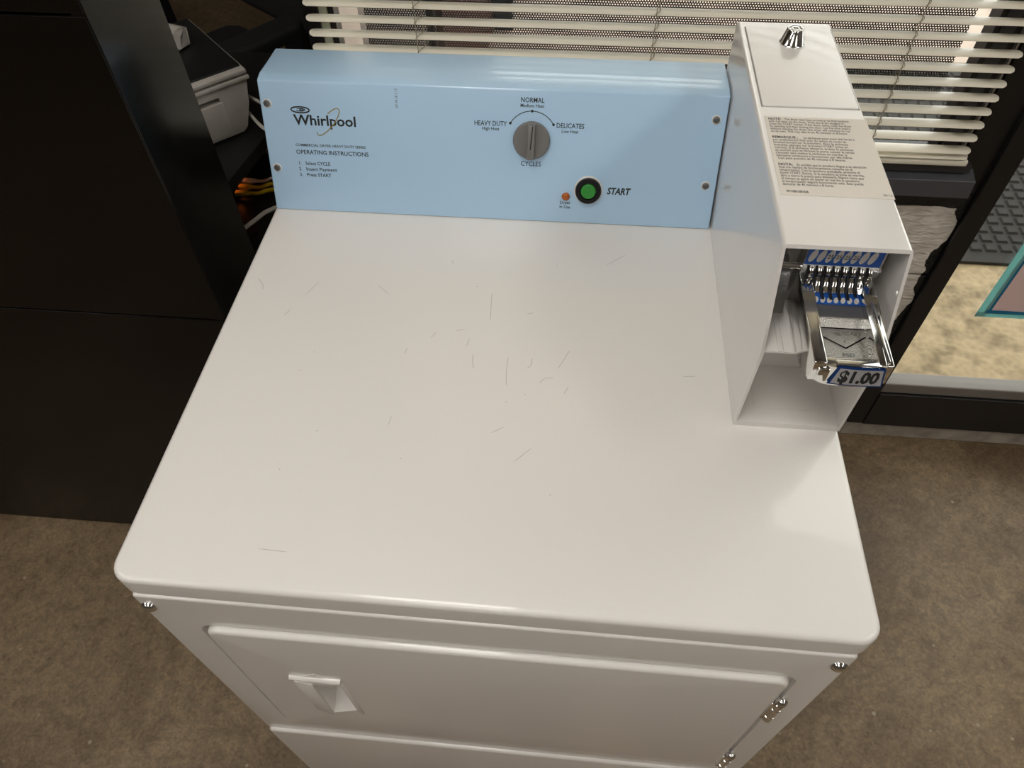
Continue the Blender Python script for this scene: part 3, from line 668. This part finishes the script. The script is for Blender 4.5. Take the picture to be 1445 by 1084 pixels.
# ================================================================== BLINDS
bl = thing('venetian_blind', 'cream horizontal venetian blind hanging in the window', 'blind', (.54, .885, .82))
PITCH = .0237; Z0 = .851; SX0, SX1 = -.0085, 1.087
def slat_mesh():
    bm = BM(); yc = .0; wd = .025; n = 8
    rows = []
    for i in range(n + 1):
        t = i / n; y = (t - .5) * wd; z = .0022 * (1 - (2 * t - 1) ** 2) - .0005 + .0002 * (t - .5)
        ins = .010 * (1 - math.sqrt(max(0, 1 - (2 * t - 1) ** 2))) * .8
        rows.append((y, z, ins))
    top_ = [(bm.verts.new((SX0 + q, y, z)), bm.verts.new((SX1 - q, y, z))) for y, z, q in rows]
    bot_ = [(bm.verts.new((SX0 + q, y, z - .0006)), bm.verts.new((SX1 - q, y, z - .0006))) for y, z, q in rows]
    for i in range(n):
        bm.faces.new((top_[i][0], top_[i][1], top_[i + 1][1], top_[i + 1][0])); bm.faces.new((bot_[i][0], bot_[i + 1][0], bot_[i + 1][1], bot_[i][1]))
        for s in (0, 1): bm.faces.new((top_[i][s], top_[i + 1][s], bot_[i + 1][s], bot_[i][s]))
    for i in (0, n): bm.faces.new((top_[i][0], bot_[i][0], bot_[i][1], top_[i][1]))
    return bm
first = obj('slat', slat_mesh(), 'blind_cream', bl, smooth=60)
NS = 57
for i in range(NS):
    o = first if i == 0 else copy_of(first, bl)
    z = Z0 + PITCH * i
    o.location = (0, .885, z)
o = copy_of(first, bl); o.location = (0, .885, .8405)
bm = BM(); box(bm, SX0 + .001, SX1 + .003, .8745, .8955, .8245, .8355, bev=.003); obj('bottom_rail', bm, 'blind_cream', bl, smooth=30)
bm = BM(); box(bm, SX0, SX1, .868, .902, Z0 + PITCH * NS, Z0 + PITCH * NS + .03, bev=.002); obj('head_rail', bm, 'blind_cream', bl)
for x in (.168, .536, .917):
    for dx, y in ((0, .8715), (.006, .8985)):
        bm = BM(); tube(bm, [(x + dx, y, .84), (x + dx, y, Z0 + PITCH * NS)], .0007, 6, smooth=False); obj('ladder_cord', bm, 'cord_tan', bl)
    bm = BM()
    for i in range(NS):
        z = Z0 + PITCH * i; tube(bm, [(x - .002, .8712, z + .001), (x + .004, .874, z + .0055), (x + .008, .8985, z + .001)], .0006, 5)
    obj('ladder_rung', bm, 'cord_tan', bl)

# ================================================================== POSTER ON THE GLASS
po = thing('poster', 'pinkish grey sheet edged with blue painters tape on the glass', 'poster', (1.45, .904, .449))
bm = BM(); box(bm, 1.300, 1.620, .9045, .9055, .458, .86); obj('sheet', bm, 'poster_paper', po)
bm = BM(); box(bm, 1.284, 1.304, .9032, .9036, .447, .875); obj('tape_strip', bm, 'tape_light', po)
bm = BM(); box(bm, 1.298, 1.310, .9038, .9042, .456, .865); obj('tape_strip', bm, 'tape_blue', po)
bm = BM(); box(bm, 1.284, 1.635, .9026, .9030, .447, .461); obj('tape_strip', bm, 'tape_light', po)
bm = BM(); box(bm, 1.300, 1.635, .9014, .9018, .459, .468); obj('tape_strip', bm, 'tape_blue', po)

# ================================================================== OUTSIDE THINGS
bm = BM(); X0, X1, Y0, Y1 = .12, 3.3, 1.60, 2.83
box(bm, X0, X1, Y0, Y1, -.012, .0, bev=.003)
c = .0465; nx = int((X1 - X0 - .06) / c); ny = int((Y1 - Y0 - .08) / c)
for i in range(nx):
    for j in range(ny):
        x = X0 + .03 + c * i; y = Y0 + .045 + c * j; g = .005; t = .010
        lo = [bm.verts.new(p) for p in ((x + g, y + g, 0), (x + c - g, y + g, 0), (x + c - g, y + c - g, 0), (x + g, y + c - g, 0))]
        hi = [bm.verts.new(p) for p in ((x + t, y + t, .006), (x + c - t, y + t, .006), (x + c - t, y + c - t, .006), (x + t, y + c - t, .006))]
        for k in range(4): bm.faces.new((lo[k], lo[(k + 1) % 4], hi[(k + 1) % 4], hi[k]))
        bm.faces.new(hi)
tag(obj('doormat', bm, 'mat_rubber'), 'black rubber doormat with raised squares outside the glass', 'doormat')
bm = BM(); box(bm, .024, .108, 3.02, 3.104, -.010, .80, bev=.006); box(bm, .018, .114, 3.014, 3.11, .80, .83, bev=.008)
tag(obj('bollard', bm, 'frame_dark'), 'dark square bollard standing by the brick end outside', 'bollard')
bm = BM(); tube(bm, [(2.27, 3.42, .0), (2.29, 3.36, .004), (2.35, 3.28, .0), (2.37, 3.20, -.002)], .011, 8); tag(obj('twig', bm, 'twig', smooth=True), 'short bent twig lying on the pale concrete outside', 'twig')

# ================================================================== RECEPTION COUNTER
rc = thing('reception_counter', 'tall black brown laminate reception counter beside the dryer', 'counter', (-1.0, .57, 0))
CXR = -.10
bm = BM(); box(bm, -2.3, CXR - .018, .512, .64, .0, 1.27); obj('carcass', bm, 'espresso', rc)
for z0, z1 in ((.004, .7495), (.7525, 1.2205), (1.2235, 1.27)):
    bm = BM(); box(bm, -2.3, CXR - .0015, .492, .511, z0, z1, bev=.0012); obj('front_panel', bm, 'espresso', rc)
bm = BM(); box(bm, CXR - .018, CXR, .4935, .645, .0, 1.27, bev=.0012); obj('end_panel', bm, 'espresso', rc)
bm = BM(); prism(bm, [(-2.0, .645), (-.2440, .645), (-.1415, 1.32), (-2.0, 1.32)], .725, .75, 'z', bev=.0015); obj('worktop', bm, 'black_desk', rc)
bm = BM(); box(bm, -1.4, -.19, .645, 1.10, .613, .635, bev=.0015); obj('lower_shelf', bm, 'black_desk', rc)
bm = BM(); box(bm, -1.4, -1.38, .645, 1.30, 0, .725); box(bm, -.215, -.195, .645, .80, 0, .613); box(bm, -1.38, -.195, 1.08, 1.10, .0, .613); box(bm, -.70, -.68, 1.08, 1.10, .635, .725); obj('leg_panel', bm, 'black_desk', rc)

# printer on the worktop, turned 45 degrees
pr = thing('printer', 'dirty light grey desktop printer with paper drawer', 'printer', (-.40, 1.055, .75), math.radians(44))
# local: front face along local x at y=-.12 ; right-front corner must fall at (-.228,1.003)
pr.location = (-.228, 1.003, .75)
def pbox(name, m, *a, bev=.004, parent=pr):
    bm = BM(); box(bm, *a, bev=bev, seg=3); return obj(name, bm, m, parent, smooth=35, local=True)
bm = BM(); prism(bm, [(-.34, .004), (-.006, .004), (.004, .012), (.020, .06), (.031, .106), (-.34, .106)], 0, .26, 'y', bev=.004); obj('body', bm, 'printer_grey', pr, smooth=35, local=True)
pbox('upper_body', 'printer_grey', -.34, .034, -.004, .26, .104, .112, bev=.002)
pbox('scanner_lid', 'printer_grey', -.345, .032, -.003, .26, .116, .124, bev=.002)
pbox('lid_glass', 'printer_dark', -.34, .028, .014, .255, .1235, .128, bev=.001)
pbox('paper_drawer', 'printer_grey', -.32, -.030, -.003, .05, .012, .078, bev=.0015)
bm = BM(); box(bm, -.36, -.034, -.02, .035, .0785, .088); bmesh.ops.transform(bm, matrix=world_m(pr), verts=bm.verts)
boolean([o for o in pr.children if o.name.split('.')[0] == 'body'][0], bm)
pbox('seam', 'printer_grey', -.335, .026, .004, .25, .111, .117, bev=.0005)
for i, (p) in enumerate((([(-.24, 1.06, .80), (-.19, 1.03, .795), (-.13, 1.02, .76), (-.09, 1.05, .60), (-.08, 1.06, .30)]), ([(-.235, 1.04, .775), (-.19, .99, .772), (-.14, .97, .75), (-.10, 1.0, .58), (-.09, 1.02, .28)]))):
    bm = BM(); tube(bm, p, .0035, 8)
    tag(obj('printer_cable', bm, 'cable_white', smooth=True), ['upper pale grey cable leaving the printer towards the dryer', 'lower pale grey cable leaving the printer towards the dryer'][i], 'cable', 'printer cables')
# crumpled paper bag behind
bm = BM(); prism(bm, [(-.42, 1.055), (-.345, 1.065), (-.338, 1.105), (-.42, 1.13)], .8785, .912, 'z', bev=.006, seg=2)
for v in bm.verts: v.co += Vector((random.uniform(-.005, .005), random.uniform(-.005, .005), random.uniform(-.003, .006) if v.co.z > .89 else .0))
tag(obj('paper_packet', bm, 'printer_grey'), 'crumpled grey paper packet lying on the printer lid', 'packet')

# network switch on the lower shelf
sw = thing('network_switch', 'black network switch with orange lights and yellow cables', 'network switch', (-.40, 1.0, .60))
bm = BM(); box(bm, -.56, -.300, .91, 1.074, .601, .645, bev=.002); obj('body', bm, 'black_plastic', sw)
PY = [.985, 1.006, 1.027]
for i, y in enumerate(PY + [.964, 1.048]):
    bm = BM(); box(bm, -.3005, -.2985, y - .007, y + .007, .608, .621); obj('port', bm, 'black_matte', sw)
for y in PY:
    bm = BM(); box(bm, -.3000, -.2985, y - .0025, y + .0025, .6232, .6272); obj('indicator_light', bm, 'led_orange', sw)
for i, y in enumerate(PY):
    yl = i < 2
    k = thing('network_cable', ['yellow network cable plugged into the switch port closest to the counter', 'yellow network cable plugged in beside the white one', 'white network cable plugged into the switch'][i], 'cable', (-.29, y, .61))
    bm = BM(); box(bm, -.2985, -.277, y - .0055, y + .0055, .6095, .6175, bev=.001); obj('plug', bm, 'plug_clear' if not yl else 'cable_yellow', k)
    bm = BM(); lathe(bm, (-.279, y, .6135), (1, .1, 0), [(.0055, 0), (.0055, .006), (.0035, .014)], 10); obj('boot', bm, 'cable_yellow' if yl else 'plug_clear', k)
    o_ = (i - 1) * .004
    bm = BM(); tube(bm, [(-.272, y, .6135), (-.250, y, .615), (-.225, y, .624), (-.195, y, .622), (-.165, y, .56), (-.155, y, .40)], .0042 if yl else .0036, 10)
    obj('cable', bm, 'cable_yellow' if yl else 'cable_white', k, smooth=True)
SHIFT = Vector((.032, -.045, .035))
sw.location += SHIFT
for k in [o for o in bpy.data.objects if o.name.startswith('network_cable')]: k.location += SHIFT
bm = BM(); tube(bm, [(-.300, .82, .605), (-.262, .865, .6055), (-.235, .905, .609), (-.214, .935, .612), (-.188, .955, .60), (-.165, .968, .50)], .0045, 8)
lc = tag(obj('loose_cable', bm, 'cable_white', smooth=True), 'thick white cable lying along the lower desk shelf', 'cable'); lc.location = SHIFT

# ================================================================== OFFICE CHAIR (local: faces -y)
fx, fy = -.61, -.79
ch = thing('office_chair', 'black upholstered office chair behind the reception counter', 'chair', (-.60, 1.66, 0), math.atan2(fx, -fy) * -1)
ch.rotation_euler = (0, 0, math.atan2(-(-.61), -(-.79)) * -1)
def cpart(name, bm, m='chair_black', parent=ch, sm=35): return obj(name, bm, m, parent, smooth=sm, local=True)
bm = BM(); slab(bm, -.25, .25, -.26, .22, .42, .51, .07, .035); cpart('seat', bm)
bm = BM(); slab(bm, -.24, .205, .58, 1.18, 0, .075, .07, .03, lambda x, z, h: (x, .27 + (z - .58) * .16 - h * .9, z)); cpart('backrest', bm)
bm = BM(); prism(bm, [(.10, .40), (.28, .42), (.33, .60), (.30, .62), (.25, .46), (.10, .43)], -.04, .04, 'x', bev=.006); cpart('back_bracket', bm, 'black_plastic')
for s in (-1, 1):
    bm = BM(); slab(bm, s * .275 - .042, s * .275 + .042, -.22, .13, .672, .705, .038, .014); arm = cpart('armrest', bm)
    bm = BM(); prism(bm, [(-.06, .672), (.04, .672), (.05, .45), (.0, .41), (-.05, .45)], s * .275 - .012, s * .275 + .012, 'x', bev=.004); box(bm, min(s * .18, s * .287), max(s * .18, s * .287), -.05, .05, .40, .42)
    cpart('arm_post', bm, 'black_plastic', arm)
bm = BM(); lathe(bm, (0, 0, .10), (0, 0, 1), [(.03, 0), (.03, .15), (.02, .16), (.02, .30), (.08, .305), (.08, .325)], 16); cpart('gas_column', bm, 'black_plastic')
for i in range(5):
    a = math.radians(72 * i + 20); d = Vector((math.cos(a), math.sin(a), 0))
    bm = BM(); tube(bm, [d * .02 + Vector((0, 0, .12)), d * .17 + Vector((0, 0, .11)), d * .31 + Vector((0, 0, .075))], .02, 8); leg = cpart('base_leg', bm, 'black_plastic')
    bm = BM(); q = d * .31; t_ = Vector((-d.y, d.x, 0)); lathe(bm, (q.x - t_.x * .02, q.y - t_.y * .02, .028), t_, [(.022, 0), (.028, .004), (.028, .036), (.022, .04)], 14); cpart('caster', bm, 'black_plastic', leg)
